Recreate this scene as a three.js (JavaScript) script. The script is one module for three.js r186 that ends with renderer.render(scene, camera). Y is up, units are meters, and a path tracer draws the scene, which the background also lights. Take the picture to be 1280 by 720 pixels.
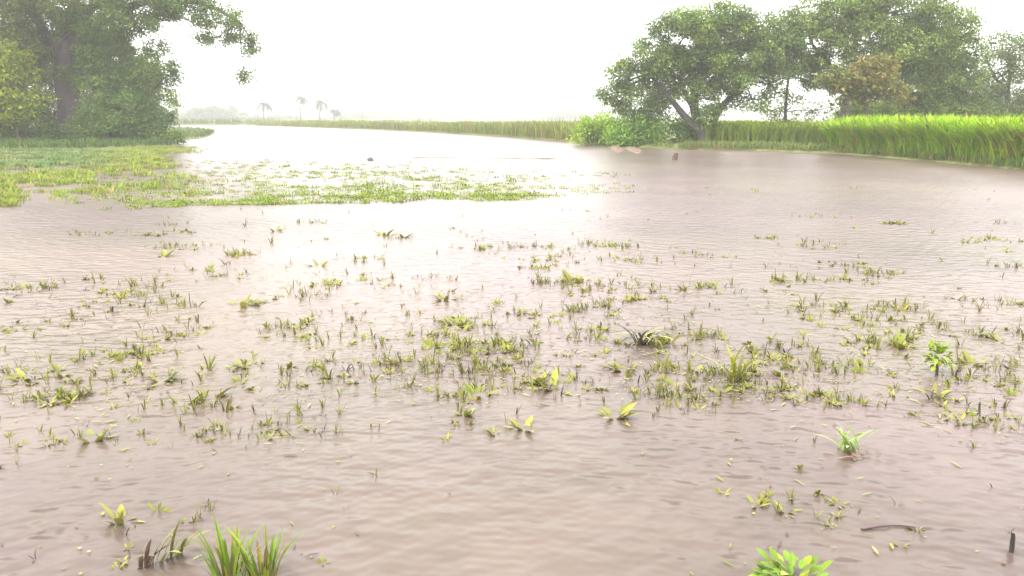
import * as THREE from 'three';
import { ImprovedNoise } from 'three/addons/math/ImprovedNoise.js';

// ---------------------------------------------------------------- camera, sky, sun, exposure
const EYE = 1.8, FOCAL = 1004, PITCH = Math.atan(214 / 1004);       // photo pixels (1280 x 720); horizon at row 146
const scene = new THREE.Scene();
const camera = new THREE.PerspectiveCamera(2 * Math.atan(360 / FOCAL) * 180 / Math.PI, 1280 / 720, 0.1, 4000);
camera.position.set(0, EYE, 0);
camera.rotation.set(-PITCH, 0, 0);
scene.add(camera);

const renderer = new THREE.WebGLRenderer({ antialias: true });
renderer.toneMapping = THREE.LinearToneMapping;
renderer.toneMappingExposure = 3.1;
renderer.shadowMap.enabled = true;

{ // even overcast sky, a little brighter towards the zenith, faint cloud mottling
  const W = 256, H = 128, d = new Float32Array(W * H * 4), n = new ImprovedNoise();
  for (let j = 0; j < H; j++) for (let i = 0; i < W; i++) {
    const el = ((j + 0.5) / H - 0.5) * Math.PI, az = (i + 0.5) / W * 2 * Math.PI;
    const x = Math.cos(el) * Math.cos(az), y = Math.sin(el), z = Math.cos(el) * Math.sin(az);
    const m = 0.05 * n.noise(x * 2 + 7, y * 5, z * 2) + 0.03 * n.noise(x * 5, y * 11 + 3, z * 5);
    const L = 1.0 + 0.12 * Math.max(0, y) + m, k = (j * W + i) * 4;
    d[k] = L * 1.0; d[k + 1] = L * 0.995; d[k + 2] = L * 0.985; d[k + 3] = 1;
  }
  const t = new THREE.DataTexture(d, W, H, THREE.RGBAFormat, THREE.FloatType);
  t.mapping = THREE.EquirectangularReflectionMapping; t.magFilter = THREE.LinearFilter; t.needsUpdate = true;
  scene.background = t; scene.environment = t;
}
const sun = new THREE.DirectionalLight(new THREE.Color(1, 0.95, 0.88), 1.4);
sun.position.set(-40, 90, -10); sun.target.position.set(0, 0, -40); scene.add(sun, sun.target);
sun.castShadow = true; sun.shadow.radius = 30; sun.shadow.mapSize.set(2048, 2048);
Object.assign(sun.shadow.camera, { left: -90, right: 90, top: 90, bottom: -90, near: 1, far: 300 });
scene.fog = new THREE.FogExp2(new THREE.Color(0.97, 0.97, 0.96), 0.0014);

// ---------------------------------------------------------------- helpers
function rng(seed) { let a = seed >>> 0; return () => { a = (a + 0x6D2B79F5) | 0; let t = Math.imul(a ^ (a >>> 15), 1 | a); t = (t + Math.imul(t ^ (t >>> 7), 61 | t)) ^ t; return ((t ^ (t >>> 14)) >>> 0) / 4294967296; }; }
const noise = new ImprovedNoise();
const V = (x, y, z) => new THREE.Vector3(x, y, z);
const lerp = (a, b, t) => a + (b - a) * t;
const smooth = (a, b, x) => { const t = Math.min(1, Math.max(0, (x - a) / (b - a))); return t * t * (3 - 2 * t); };
function ray(px, py) {
  const x = (px - 640) / FOCAL, y = -(py - 360) / FOCAL, c = Math.cos(PITCH), s = Math.sin(PITCH);
  return V(x, y * c - s, -c - y * s);
}
function onWater(px, py, h = 0) { const d = ray(px, py), t = (h - EYE) / d.y; return V(d.x * t, h, d.z * t); }
function atDepth(px, py, D) { const d = ray(px, py), t = D / -d.z; return V(d.x * t, EYE + d.y * t, -D); }
function toPixel(x, y, z) {
  const c = Math.cos(PITCH), s = Math.sin(PITCH), dy = y - EYE, Y = dy * c - z * s, Z = dy * s + z * c;
  return [640 + FOCAL * x / -Z, 360 - FOCAL * Y / -Z];
}
const taken = {};
function numbered(n) { taken[n] = (taken[n] || 0) + 1; return taken[n] === 1 ? n : n + '_' + String(taken[n] - 1).padStart(3, '0'); }
function shade(o) { o.traverse(m => { if (m.isMesh) { m.castShadow = true; m.receiveShadow = true; } }); return o; }
function add(o, name, data) { o.name = numbered(name); o.userData = { ...data }; scene.add(o); return shade(o); }

class Builder {
  constructor() { this.p = []; this.c = []; this.n = []; this.uv = []; this.smooth = false; }
  tri(a, b, c, col) { for (const v of [a, b, c]) { this.p.push(v.x, v.y, v.z); this.c.push(col.r, col.g, col.b); this.uv.push(v.x, v.z); } }
  quad(a, b, c, d, col) { this.tri(a, b, c, col); this.tri(a, c, d, col); }
  // a grass-like blade: a bent tapering strip
  blade(base, h, w, az, lean, bend, col, segs = 4) {
    const out = V(Math.cos(az), 0, Math.sin(az)), side = V(-out.z, 0, out.x); let prevL, prevR, pos = base.clone(), a = lean;
    for (let i = 0; i <= segs; i++) {
      const t = i / segs, ww = w * (i === segs ? 0.05 : (0.55 + 0.9 * t * (1.15 - t) * 2) * (1 - 0.35 * t)) * 0.5;
      const L = pos.clone().addScaledVector(side, ww), R = pos.clone().addScaledVector(side, -ww);
      if (i) this.quad(prevL, prevR, R, L, col);
      prevL = L; prevR = R;
      pos = pos.clone().addScaledVector(out, Math.sin(a) * h / segs); pos.y += Math.cos(a) * h / segs; a += bend / segs;
    }
  }
  // an ovate leaf folded a little along its midrib
  leaf(base, len, w, dir, up, col, curl = 0.25) {
    const f = dir.clone().normalize(), s = f.clone().cross(up).normalize(), n = s.clone().cross(f).normalize();
    const P = (t, u) => base.clone().addScaledVector(f, t * len).addScaledVector(s, u * w).addScaledVector(n, Math.abs(u) * w * 0.3 - t * t * len * curl);
    const prof = [[0, 0.16], [0.25, 0.42], [0.55, 0.5], [0.82, 0.3], [1, 0.02]];
    for (let i = 0; i < prof.length - 1; i++) {
      const [t0, w0] = prof[i], [t1, w1] = prof[i + 1];
      this.quad(P(t0, 0), P(t0, w0), P(t1, w1), P(t1, 0), col); this.quad(P(t0, -w0), P(t0, 0), P(t1, 0), P(t1, -w1), col);
    }
  }
  // a tapered limb along points, round section, smooth normals
  limb(pts, r0, r1, col, sides = 7) {
    const curve = new THREE.CatmullRomCurve3(pts), n = Math.max(4, pts.length * 3), fr = curve.computeFrenetFrames(n, false); let prev;
    for (let i = 0; i <= n; i++) {
      const t = i / n, c = curve.getPoint(t), r = lerp(r0, r1, t), ring = [];
      for (let k = 0; k < sides; k++) {
        const a = k / sides * Math.PI * 2, rr = r * (1 + 0.12 * Math.sin(a * 3 + i));
        ring.push(c.clone().addScaledVector(fr.normals[i], Math.cos(a) * rr).addScaledVector(fr.binormals[i], Math.sin(a) * rr));
      }
      if (prev) for (let k = 0; k < sides; k++) this.quad(prev[k], prev[(k + 1) % sides], ring[(k + 1) % sides], ring[k], col);
      prev = ring;
    }
  }
  geometry() {
    const g = new THREE.BufferGeometry();
    g.setAttribute('position', new THREE.Float32BufferAttribute(this.p, 3));
    g.setAttribute('color', new THREE.Float32BufferAttribute(this.c, 3));
    g.setAttribute('uv', new THREE.Float32BufferAttribute(this.uv, 2));
    g.computeVertexNormals(); return g;
  }
}
const C = (r, g, b) => new THREE.Color().setRGB(r, g, b);
function vary(c, r, amt = 0.25) { const k = 1 + (r() - 0.5) * 2 * amt, h = (r() - 0.5) * amt * 0.5; return C(c.r * k * (1 + h), c.g * k, c.b * k * (1 - h)); }
const mixC = (a, b, t) => a.clone().lerp(b, t);

const leafMat = new THREE.MeshPhysicalMaterial({ vertexColors: true, roughness: 0.85, transmission: 0.35, thickness: 0, side: THREE.DoubleSide, specularIntensity: 0.15 });
const bladeMat = new THREE.MeshPhysicalMaterial({ vertexColors: true, roughness: 0.7, transmission: 0.35, thickness: 0, side: THREE.DoubleSide, specularIntensity: 0.6 });

// tileable noise texture, for bump and colour
function tileNoise(size, octaves, seed) {
  const r = rng(seed), out = new Float32Array(size * size);
  for (const [cells, amp] of octaves) {
    const g = Float32Array.from({ length: cells * cells }, () => r() * 2 - 1);
    for (let j = 0; j < size; j++) {
      const y = j / size * cells, y0 = Math.floor(y), fy = smooth(0, 1, y - y0), a = (y0 % cells) * cells, b = ((y0 + 1) % cells) * cells;
      for (let i = 0; i < size; i++) {
        const x = i / size * cells, x0 = Math.floor(x), fx = smooth(0, 1, x - x0), p = x0 % cells, q = (x0 + 1) % cells;
        out[j * size + i] += amp * lerp(lerp(g[a + p], g[a + q], fx), lerp(g[b + p], g[b + q], fx), fy);
      }
    }
  }
  return out;
}
function texture(size, fn, srgb, metres) {
  const d = new Uint8Array(size * size * 4);
  for (let k = 0; k < size * size; k++) { const c = fn(k); d[4 * k] = c[0]; d[4 * k + 1] = c[1]; d[4 * k + 2] = c[2]; d[4 * k + 3] = 255; }
  const t = new THREE.DataTexture(d, size, size); t.wrapS = t.wrapT = THREE.RepeatWrapping; t.magFilter = THREE.LinearFilter; t.minFilter = THREE.LinearMipmapLinearFilter; t.generateMipmaps = true;
  if (srgb) t.colorSpace = THREE.SRGBColorSpace;
  t.repeat.set(1 / metres, 1 / metres); t.needsUpdate = true; return t;
}

// ---------------------------------------------------------------- water
{
  const S = 2048, TILE = 11, h = new Float32Array(S * S), r = rng(11);
  for (let w = 0; w < 90; w++) {           // wind ripples: crests mostly across the view
    const lam = 0.05 * Math.pow(8, r()), th = Math.PI / 2 + (r() + r() - 1) * 1.5 + 0.15;
    const kx = Math.round(TILE / lam * Math.cos(th)), ky = Math.round(TILE / lam * Math.sin(th)), ph = r() * 6.283, amp = Math.pow(lam, 0.75);
    const sx = new Float32Array(S), cx = new Float32Array(S), sy = new Float32Array(S), cy = new Float32Array(S);
    for (let i = 0; i < S; i++) { const a = i / S * 2 * Math.PI; sx[i] = Math.sin(kx * a + ph); cx[i] = Math.cos(kx * a + ph); sy[i] = amp * Math.sin(ky * a); cy[i] = amp * Math.cos(ky * a); }
    for (let j = 0; j < S; j++) { const a = sy[j], b = cy[j]; for (let i = 0; i < S; i++) h[j * S + i] += sx[i] * b + cx[i] * a; }
  }
  const patch = tileNoise(S, [[5, 0.6], [11, 0.4], [23, 0.25]], 4);      // gusts: ripples come and go
  let lo = 1e9, hi = -1e9;
  for (let k = 0; k < h.length; k++) { h[k] *= 0.75 + 0.5 * patch[k]; lo = Math.min(lo, h[k]); hi = Math.max(hi, h[k]); }
  const hd = new Float32Array(S * S * 4); for (let k = 0; k < h.length; k++) { const v = (h[k] - lo) / (hi - lo); hd[4 * k] = hd[4 * k + 1] = hd[4 * k + 2] = v; hd[4 * k + 3] = 1; }
  const bump = new THREE.DataTexture(hd, S, S, THREE.RGBAFormat, THREE.FloatType); bump.wrapS = bump.wrapT = THREE.RepeatWrapping; bump.magFilter = THREE.LinearFilter; bump.repeat.set(1 / TILE, 1 / TILE); bump.needsUpdate = true;
  const T = 1024, big = tileNoise(T, [[4, 0.5], [9, 0.4], [21, 0.3], [60, 0.22], [170, 0.16]], 8), hue = tileNoise(T, [[6, 0.6], [15, 0.4], [50, 0.2]], 9);
  const silt = texture(T, k => {            // silty water: tan and mauve-grey mud in suspension
    const v = 1 + 0.16 * big[k], m = 0.5 + 0.5 * hue[k];
    return [lerp(97, 101, m) * v, lerp(87, 83, m) * v, lerp(74, 84, m) * v];
  }, true, 23);
  const mat = new THREE.MeshPhysicalMaterial({ map: silt, bumpMap: bump, bumpScale: 0.025, roughness: 0.29, ior: 1.33 });
  const g = new THREE.PlaneGeometry(2600, 2600); g.rotateX(-Math.PI / 2);
  const p = g.attributes.position, uv = g.attributes.uv;
  for (let i = 0; i < p.count; i++) uv.setXY(i, p.getX(i), p.getZ(i));
  const m = new THREE.Mesh(g, mat); m.position.set(0, 0, -900);
  add(m, 'water', { kind: 'structure', label: 'silty flood water lying over the field', category: 'water' });
}

// ---------------------------------------------------------------- land
const mudTone = tileNoise(512, [[6, 0.5], [17, 0.4], [60, 0.35], [140, 0.3]], 21);
const grassy = new THREE.MeshStandardMaterial({ roughness: 1, map: texture(512, k => { const v = 1 + 0.3 * mudTone[k]; return [104 * v, 108 * v, 62 * v]; }, true, 9), bumpMap: texture(512, k => { const v = 128 + 70 * mudTone[k]; return [v, v, v]; }, false, 3), bumpScale: 0.05 });
const muddy = new THREE.MeshStandardMaterial({ roughness: 0.55, map: texture(512, k => { const v = 1 + 0.22 * mudTone[k]; return [108 * v, 96 * v, 80 * v]; }, true, 5), bumpMap: texture(512, k => { const v = 128 + 70 * mudTone[k]; return [v, v, v]; }, false, 2), bumpScale: 0.05 });
function land(name, label, line, inward, offsets, mat, taper = 0) {
  const pts = new THREE.CatmullRomCurve3(line, false, 'centripetal').getSpacedPoints(line.length * 14), pos = [], uv = [], idx = [], M = offsets.length;
  pts.forEach((p, i) => offsets.forEach(([o, y], j) => {
    if (taper) { const t = i / (pts.length - 1); y = lerp(-0.12, y, smooth(0, taper, t) * smooth(0, taper, 1 - t) * (0.8 + 0.5 * noise.noise(p.x * 0.9, 8.8, p.z * 0.9))); }
    const wob = j < 4 ? 0.5 * noise.noise(p.x * 0.35 + j, 3.1, p.z * 0.35) : 0;
    const x = p.x + inward[0] * (o + wob), z = p.z + inward[1] * (o + wob);
    pos.push(x, y + (j ? 0.12 * Math.min(1, Math.abs(y)) * noise.noise(x * 0.5, 0, z * 0.5) : 0), z); uv.push(x, z);
    if (i && j) { const a = (i - 1) * M + j - 1, b = a + 1, c = i * M + j - 1, d = c + 1; idx.push(a, c, b, b, c, d); }
  }));
  const g = new THREE.BufferGeometry(); g.setAttribute('position', new THREE.Float32BufferAttribute(pos, 3)); g.setAttribute('uv', new THREE.Float32BufferAttribute(uv, 2)); g.setIndex(idx); g.computeVertexNormals();
  mat.side = THREE.DoubleSide;
  return add(new THREE.Mesh(g, mat), name, { kind: 'structure', label, category: 'bank' });
}
const rightLine = [[1420, 226], [1280, 213], [1150, 201], [1035, 192], [940, 188.5], [850, 187], [760, 181], [650, 172], [560, 166.5], [480, 162.5], [400, 159.6], [318, 157]].map(([x, y]) => onWater(x, y));
land('right_bank', 'low grassy bank running from the bright crop back to the hazy trees', rightLine, [0.45, -0.9], [[-0.4, -0.4], [0.1, 0.05], [0.7, 0.16], [2, 0.22], [8, 0.25], [40, 0.3], [150, 0.3], [420, 0.3], [1100, 0.3]], grassy);
const leftLine = [[-160, 196], [-40, 190], [70, 187.5], [150, 186], [205, 183]].map(([x, y]) => onWater(x, y)).concat([V(-24, 0, -56), V(-28, 0, -75), V(-42, 0, -110), V(-75, 0, -150)]);
land('left_bank', 'grassy ground under the big dark tree', leftLine, [-0.75, -0.66], [[-0.4, -0.4], [0.1, 0.04], [0.8, 0.14], [2.5, 0.2], [8, 0.25], [40, 0.3], [160, 0.3]], grassy);
land('far_bank', 'distant low land under the hazy trees', [V(-260, 0, -185), V(-140, 0, -186), V(-90, 0, -182), V(-52, 0, -176)], [0, -1], [[-0.4, -0.3], [0.2, 0.05], [1.5, 0.3], [10, 0.4], [60, 0.4], [400, 0.4], [1000, 0.4]], grassy);
// low mud ridge that breaks the surface, and the bare clay landing at the foot of the right tree
land('mud_ridge', 'low dark mud ridge just breaking the water', [[470, 199.5], [540, 198], [620, 198.5], [700, 199], [765, 198]].map(([x, y]) => onWater(x, y)), [0, -1], [[-0.15, -0.1], [0.1, 0.035], [0.5, 0.05], [0.9, 0.03], [1.3, -0.1]], muddy, 0.15);
{
  const clay = new THREE.MeshStandardMaterial({ roughness: 0.8, map: texture(512, k => { const v = 1 + 0.15 * mudTone[k]; return [112 * v, 92 * v, 75 * v]; }, true, 4), bumpMap: muddy.bumpMap, bumpScale: 0.06 });
  land('clay_landing', 'bare orange brown clay landing at the foot of the spreading tree', [[748, 189], [780, 191.5], [815, 193.5], [856, 194]].map(([x, y]) => onWater(x, y)), [0.1, -1], [[-0.2, -0.08], [0.4, 0.006], [1.2, 0.015], [2.4, 0.03], [3.4, 0.05], [5, 0.08], [8, 0.1]], clay, 0.35);
}

// ---------------------------------------------------------------- scattered greenery on land and water (uncountable)
function tuftGeometry(seed, n, h, w, spread, lean, bend, segs = 3) {
  const r = rng(seed), b = new Builder();
  for (let i = 0; i < n; i++) {
    const a = r() * 6.283, q = Math.sqrt(r()) * spread, v = 0.75 + r() * 0.5;
    b.blade(V(Math.cos(a) * q, 0, Math.sin(a) * q), h * (0.55 + 0.6 * r()), w * (0.7 + 0.6 * r()), r() * 6.283, lean * r(), bend * (0.3 + r()), C(v, v, v), segs);
  }
  return b.geometry();
}
const weedMat = new THREE.MeshPhysicalMaterial({ vertexColors: true, roughness: 0.75, transmission: 0.35, thickness: 0, side: THREE.DoubleSide, specularIntensity: 0.15 });
function scatter(name, data, geometry, spots, mat = weedMat, parent) {
  const m = new THREE.InstancedMesh(geometry, mat, spots.length), o = new THREE.Object3D();
  spots.forEach((s, i) => {
    o.position.set(s.x, s.y || 0, s.z); o.rotation.set(s.rx || 0, s.turn, s.rz || 0); o.scale.set(s.s, s.s * (s.tall || 1), s.s); o.updateMatrix();
    m.setMatrixAt(i, o.matrix); m.setColorAt(i, s.c);
  });
  m.instanceMatrix.needsUpdate = true;
  if (parent) { m.name = name; m.userData = data; parent.add(m); return shade(m); }
  return add(m, name, data);
}
// spots on the water picked through a density given in photo pixels
function spotsByPixel(seed, x0, x1, y0, y1, perSquareMetre, density) {
  const r = rng(seed), near = onWater(0, y1).z, far = onWater(0, y0).z, out = [];
  const halfL = (x0 - 640) / FOCAL * 1.02, halfR = (x1 - 640) / FOCAL * 1.02;
  const left = Math.min(halfL * -far, halfL * -near), right = Math.max(halfR * -far, halfR * -near), n = Math.round((near - far) * (right - left) * perSquareMetre);
  for (let i = 0; i < n; i++) {
    const z = lerp(far, near, r()), x = lerp(left, right, r()), t = r(), [px, py] = toPixel(x, 0, z);
    if (px < x0 || px > x1 || py < y0 || py > y1) continue;
    const d = density(px, py, x, z);
    if (t < d) out.push({ x, z, px, py, d, r });
  }
  return out;
}
const fbm = (x, z, s) => noise.noise(x * s, 1.7, z * s) * 0.6 + noise.noise(x * s * 2.3, 5.2, z * s * 2.3) * 0.4;
{ // the bright floating mat across the middle
  const front = px => px < 280 ? lerp(263, 257, smooth(95, 280, px)) : px < 640 ? lerp(257, 250, smooth(280, 640, px)) : lerp(250, 244, smooth(640, 760, px));
  const dens = (px, py, x, z) => {
    const f = front(px) + 5 * fbm(x, z, 0.5) + 3 * fbm(x + 9, z, 1.6), back = px < 200 ? 205 : lerp(212, 236, smooth(250, 760, px));
    if (py > f) return 0;
    const depth = f - py, bright = px > 250 && px < 690 ? 1 : 0.55;
    const body = depth < 9 ? bright * 1.25 : depth < 24 ? bright * 0.75 * (1 - depth / 34) : 0.22 * (1 - smooth(24, 24 + Math.max(8, f - back), depth));
    const edges = smooth(60, 190, px + 60 * fbm(x, z, 0.8)) * (1 - smooth(560, 720, px) * 0.85);
    return Math.max(0, body * edges * (0.2 + 1.3 * smooth(-0.25, 0.25, fbm(x, z * 2.2, 0.5)) * (0.5 + 0.8 * smooth(-0.25, 0.15, fbm(x + 5, z, 1.7)))));
  };
  const r = rng(61), g = tuftGeometry(3, 13, 0.13, 0.018, 0.12, 1.0, 1.2), s = spotsByPixel(60, 50, 790, 200, 268, 125, dens);
  for (const p of s) { p.turn = r() * 6.283; p.s = 0.35 + r() * r() * 1.0; p.y = -0.02; const t = r(); p.c = t < 0.75 ? vary(C(0.2, 0.28, 0.03), r, 0.3) : t < 0.92 ? vary(C(0.28, 0.3, 0.08), r, 0.2) : vary(C(0.1, 0.11, 0.03), r, 0.3); }
  scatter('floating_weed', { kind: 'stuff', label: 'bright green mat of floating weed across the flood water', category: 'weed' }, g, s);
}
{ // short wet grass on the left, under the dark tree
  const dens = (px, py, x, z) => {
    const f = fbm(x, z, 0.6);
    if (px < 30 && py > 234 && py < 259) return 1.0 * (1 - smooth(14, 27, px + 6 * f));
    const e = px + 70 * f;
    if (py < 214) return e < 150 ? 0.75 * smooth(-0.15, 0.2, fbm(x, z * 2, 0.35)) + 0.06 : 0.7 * (1 - smooth(150, 215, e)) + 0.3 * (py < 192 ? 1 : 0) * (1 - smooth(190, 265, px));
    if (px > 115 && px < 300 && py < 238) return 0.4 * smooth(-0.15, 0.3, fbm(x, z * 2, 0.5)) * (1 - smooth(150, 285, e));
    return py < 256 ? 0.75 * smooth(-0.3, 0.3, f) * (1 - smooth(170, 260, px)) * (1 - smooth(232, 254, py + 8 * f)) : 0;
  };
  const r = rng(71), g = tuftGeometry(5, 12, 0.17, 0.02, 0.15, 0.8, 1.0), s = spotsByPixel(70, -60, 270, 184, 262, 60, dens);
  for (const p of s) { p.turn = r() * 6.283; p.s = 0.6 + r() * 0.8; p.y = -0.01; const t = r(), teal = p.py + 14 * fbm(p.x, p.z, 0.35) < 212 && r() > smooth(90, 190, p.px + 90 * fbm(p.x + 3, p.z, 0.3)); p.c = teal && t < 0.8 ? vary(C(0.14, 0.23, 0.075), r, 0.3) : t < 0.8 ? vary(C(0.22, 0.28, 0.05), r, 0.3) : vary(C(0.3, 0.26, 0.12), r, 0.2); }
  scatter('wet_grass', { kind: 'stuff', label: 'short green wet grass at the left water edge', category: 'grass' }, g, s);
}
{ // thin pale stalks over the water right of the mat
  const dens = (px, py, x, z) => 0.22 * smooth(0, 0.35, fbm(x, z, 0.4)) * smooth(222, 232, py) * (1 - smooth(240, 262, py));
  const r = rng(81), g = tuftGeometry(6, 5, 0.08, 0.016, 0.1, 1.2, 0.7), s = spotsByPixel(80, 700, 1300, 214, 264, 14, dens);
  for (const p of s) { p.turn = r() * 6.283; p.s = 0.6 + r() * 0.8; p.y = -0.01; p.c = vary(r() < 0.6 ? C(0.32, 0.34, 0.12) : C(0.34, 0.27, 0.16), r, 0.3); }
  scatter('sparse_weed', { kind: 'stuff', label: 'sparse pale weed lying on the water before the crop', category: 'weed' }, g, s);
}
function alongBank(seed, line, inward, n, o0, o1, fn) {
  const r = rng(seed), c = new THREE.CatmullRomCurve3(line, false, 'centripetal'), out = [];
  for (let i = 0; i < n; i++) {
    const t = r(), o = lerp(o0, o1, Math.pow(r(), 1.4)), p = c.getPoint(t), x = p.x + inward[0] * o, z = p.z + inward[1] * o, s = { x, z, y: 0.1, turn: r() * 6.283, s: 1, c: C(1, 1, 1) };
    if (fn(s, r, o, t) !== false) out.push(s);
  }
  return out;
}
{ // tall grass on the bank that runs back to the far trees
  const tall = tuftGeometry(12, 9, 1.0, 0.05, 0.3, 0.35, 0.8, 4), line = rightLine.slice(6);
  scatter('bank_grass', { kind: 'stuff', label: 'tall yellow green grass along the receding bank', category: 'grass' }, tall,
    alongBank(31, line, [0.45, -0.9], 5200, 0.1, 9, (s, r) => { s.s = 0.7 + 0.6 * r(); s.tall = 0.75 + 0.7 * Math.max(0, 0.5 + fbm(s.x, s.z, 0.12)); s.c = r() < 0.75 ? vary(C(0.25, 0.31, 0.06), r, 0.3) : vary(C(0.3, 0.23, 0.1), r, 0.3); }));
  const low = tuftGeometry(13, 9, 0.5, 0.035, 0.25, 0.5, 0.9, 3);
  scatter('bank_edge_grass', { kind: 'stuff', label: 'low ragged grass at the foot of the crop and right trees', category: 'grass' }, low,
    alongBank(32, rightLine.slice(0, 7), [0.45, -0.9], 2600, 0.0, 5, (s, r) => { const [px] = toPixel(s.x, 0, s.z); if (px > 765 && px < 850 && r() < 0.7) return false; s.s = 0.4 + 0.6 * r(); s.c = r() < 0.7 ? vary(C(0.16, 0.25, 0.05), r, 0.3) : vary(C(0.3, 0.23, 0.1), r, 0.3); }));
  scatter('left_bank_grass', { kind: 'stuff', label: 'dark ragged grass at the foot of the left trees', category: 'grass' }, low,
    alongBank(33, leftLine, [-0.75, -0.66], 2200, 0.1, 9, (s, r) => { s.s = 0.5 + 0.7 * r(); s.c = vary(C(0.12, 0.19, 0.05), r, 0.35); }));
  scatter('far_bank_grass', { kind: 'stuff', label: 'distant grass edge under the hazy trees', category: 'grass' }, tall,
    alongBank(34, [V(-200, 0, -185), V(-140, 0, -186), V(-90, 0, -182), V(-52, 0, -176)], [0, -1], 1500, 0.2, 10, (s, r) => { s.s = 0.8 + 0.7 * r(); s.y = 0.3; s.c = vary(C(0.18, 0.22, 0.07), r, 0.3); }));
}

// ---------------------------------------------------------------- the crops on the right
function cropPlant(seed, h, blades) {
  const r = rng(seed), b = new Builder();
  for (let i = 0; i < blades; i++) {
    const y = h * 0.62 * Math.pow(r(), 0.8), v = 0.75 + 0.5 * r(), a = r() * 6.283;
    b.blade(V((r() - 0.5) * 0.1, y, (r() - 0.5) * 0.1), (h - y) * (0.85 + 0.4 * r()), 0.045 + 0.02 * r(), a, 0.08 + 0.3 * r(), 0.5 + 1.0 * r(), C(v, v, v), 4);
  }
  for (let i = 0; i < 4; i++) b.blade(V((r() - 0.5) * 0.12, 0, (r() - 0.5) * 0.12), h * 0.75, 0.025, r() * 6.283, 0.05, 0.05, C(0.8, 0.85, 0.8), 2);
  return b.geometry();
}
{
  const r = rng(41), spots = [], A = onWater(1030, 191.5), B = onWater(1440, 227);
  for (let i = 0; i < 9000; i++) {
    const t = r(), u = Math.pow(r(), 1.3) * 14, x = lerp(A.x, B.x, t) + u * 0.45 + 0.4, z = lerp(A.z, B.z, t) - u * 0.9 - 0.5;
    if (fbm(x, z, 0.9) < -0.5) continue;
    spots.push({ x, z, y: 0.1, rx: (r() - 0.5) * 0.35, rz: (r() - 0.5) * 0.35, turn: r() * 6.283, s: 0.85 + 0.3 * r(), tall: 0.8 + 0.18 * r() + 0.14 * fbm(x, z, 0.35), c: r() < 0.06 ? vary(C(0.3, 0.22, 0.09), r, 0.3) : r() < 0.85 ? vary(C(0.28, 0.45, 0.015), r, 0.3) : vary(C(0.40, 0.46, 0.05), r, 0.2) });
  }
  scatter('tall_crop', { kind: 'stuff', label: 'dense stand of tall bright green crop at the water edge', category: 'crop' }, cropPlant(42, 1.62, 13), spots);
  const far = [], P = onWater(895, 186), Q = onWater(1060, 187);
  for (let i = 0; i < 2600; i++) {
    const t = r(), u = r() * 9, x = lerp(P.x, Q.x, t) + u * 0.1, z = lerp(P.z, Q.z, t) - 2.5 - u;
    far.push({ x, z, y: 0.2, turn: r() * 6.283, s: 0.9 + 0.3 * r(), tall: 0.62 + 0.16 * r(), c: vary(C(0.36, 0.46, 0.05), r, 0.25) });
  }
  scatter('young_crop', { kind: 'stuff', label: 'lower yellow green crop behind the leaning tree', category: 'crop' }, cropPlant(43, 1.62, 10), far);
}

// ---------------------------------------------------------------- trees
const barkTone = tileNoise(256, [[5, 0.4], [24, 0.4], [80, 0.4]], 91);
const bark = new THREE.MeshStandardMaterial({ vertexColors: true, roughness: 0.95, bumpMap: texture(256, k => { const v = 128 + 80 * barkTone[k]; return [v, v, v]; }, false, 0.8), bumpScale: 0.04 });
function leafCluster(seed, n, radius, len, w) {
  const r = rng(seed), b = new Builder();
  for (let i = 0; i < n; i++) {
    const d = V(r() - 0.5, (r() - 0.5) * 0.7, r() - 0.5).normalize(), q = radius * Math.cbrt(r()), v = 0.8 + 0.4 * r(), base = d.clone().multiplyScalar(q);
    const f = V(r() - 0.5, (r() - 0.65) * 0.9, r() - 0.5).normalize(), s = f.clone().cross(V(r() - 0.5, 1, r() - 0.5)).normalize(), l = len * (0.7 + 0.6 * r()), ww = w * (0.7 + 0.6 * r()) / 2, col = C(v, v, v);
    const tip = base.clone().addScaledVector(f, l), mid = base.clone().addScaledVector(f, l * 0.45);
    b.tri(base, mid.clone().addScaledVector(s, ww), tip, col); b.tri(base, tip, mid.clone().addScaledVector(s, -ww), col);
  }
  return b.geometry();
}
const clusterFine = leafCluster(101, 22, 0.42, 0.2, 0.085), clusterBroad = leafCluster(102, 16, 0.42, 0.3, 0.13), clusterFar = leafCluster(103, 14, 0.75, 0.6, 0.3);
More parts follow.
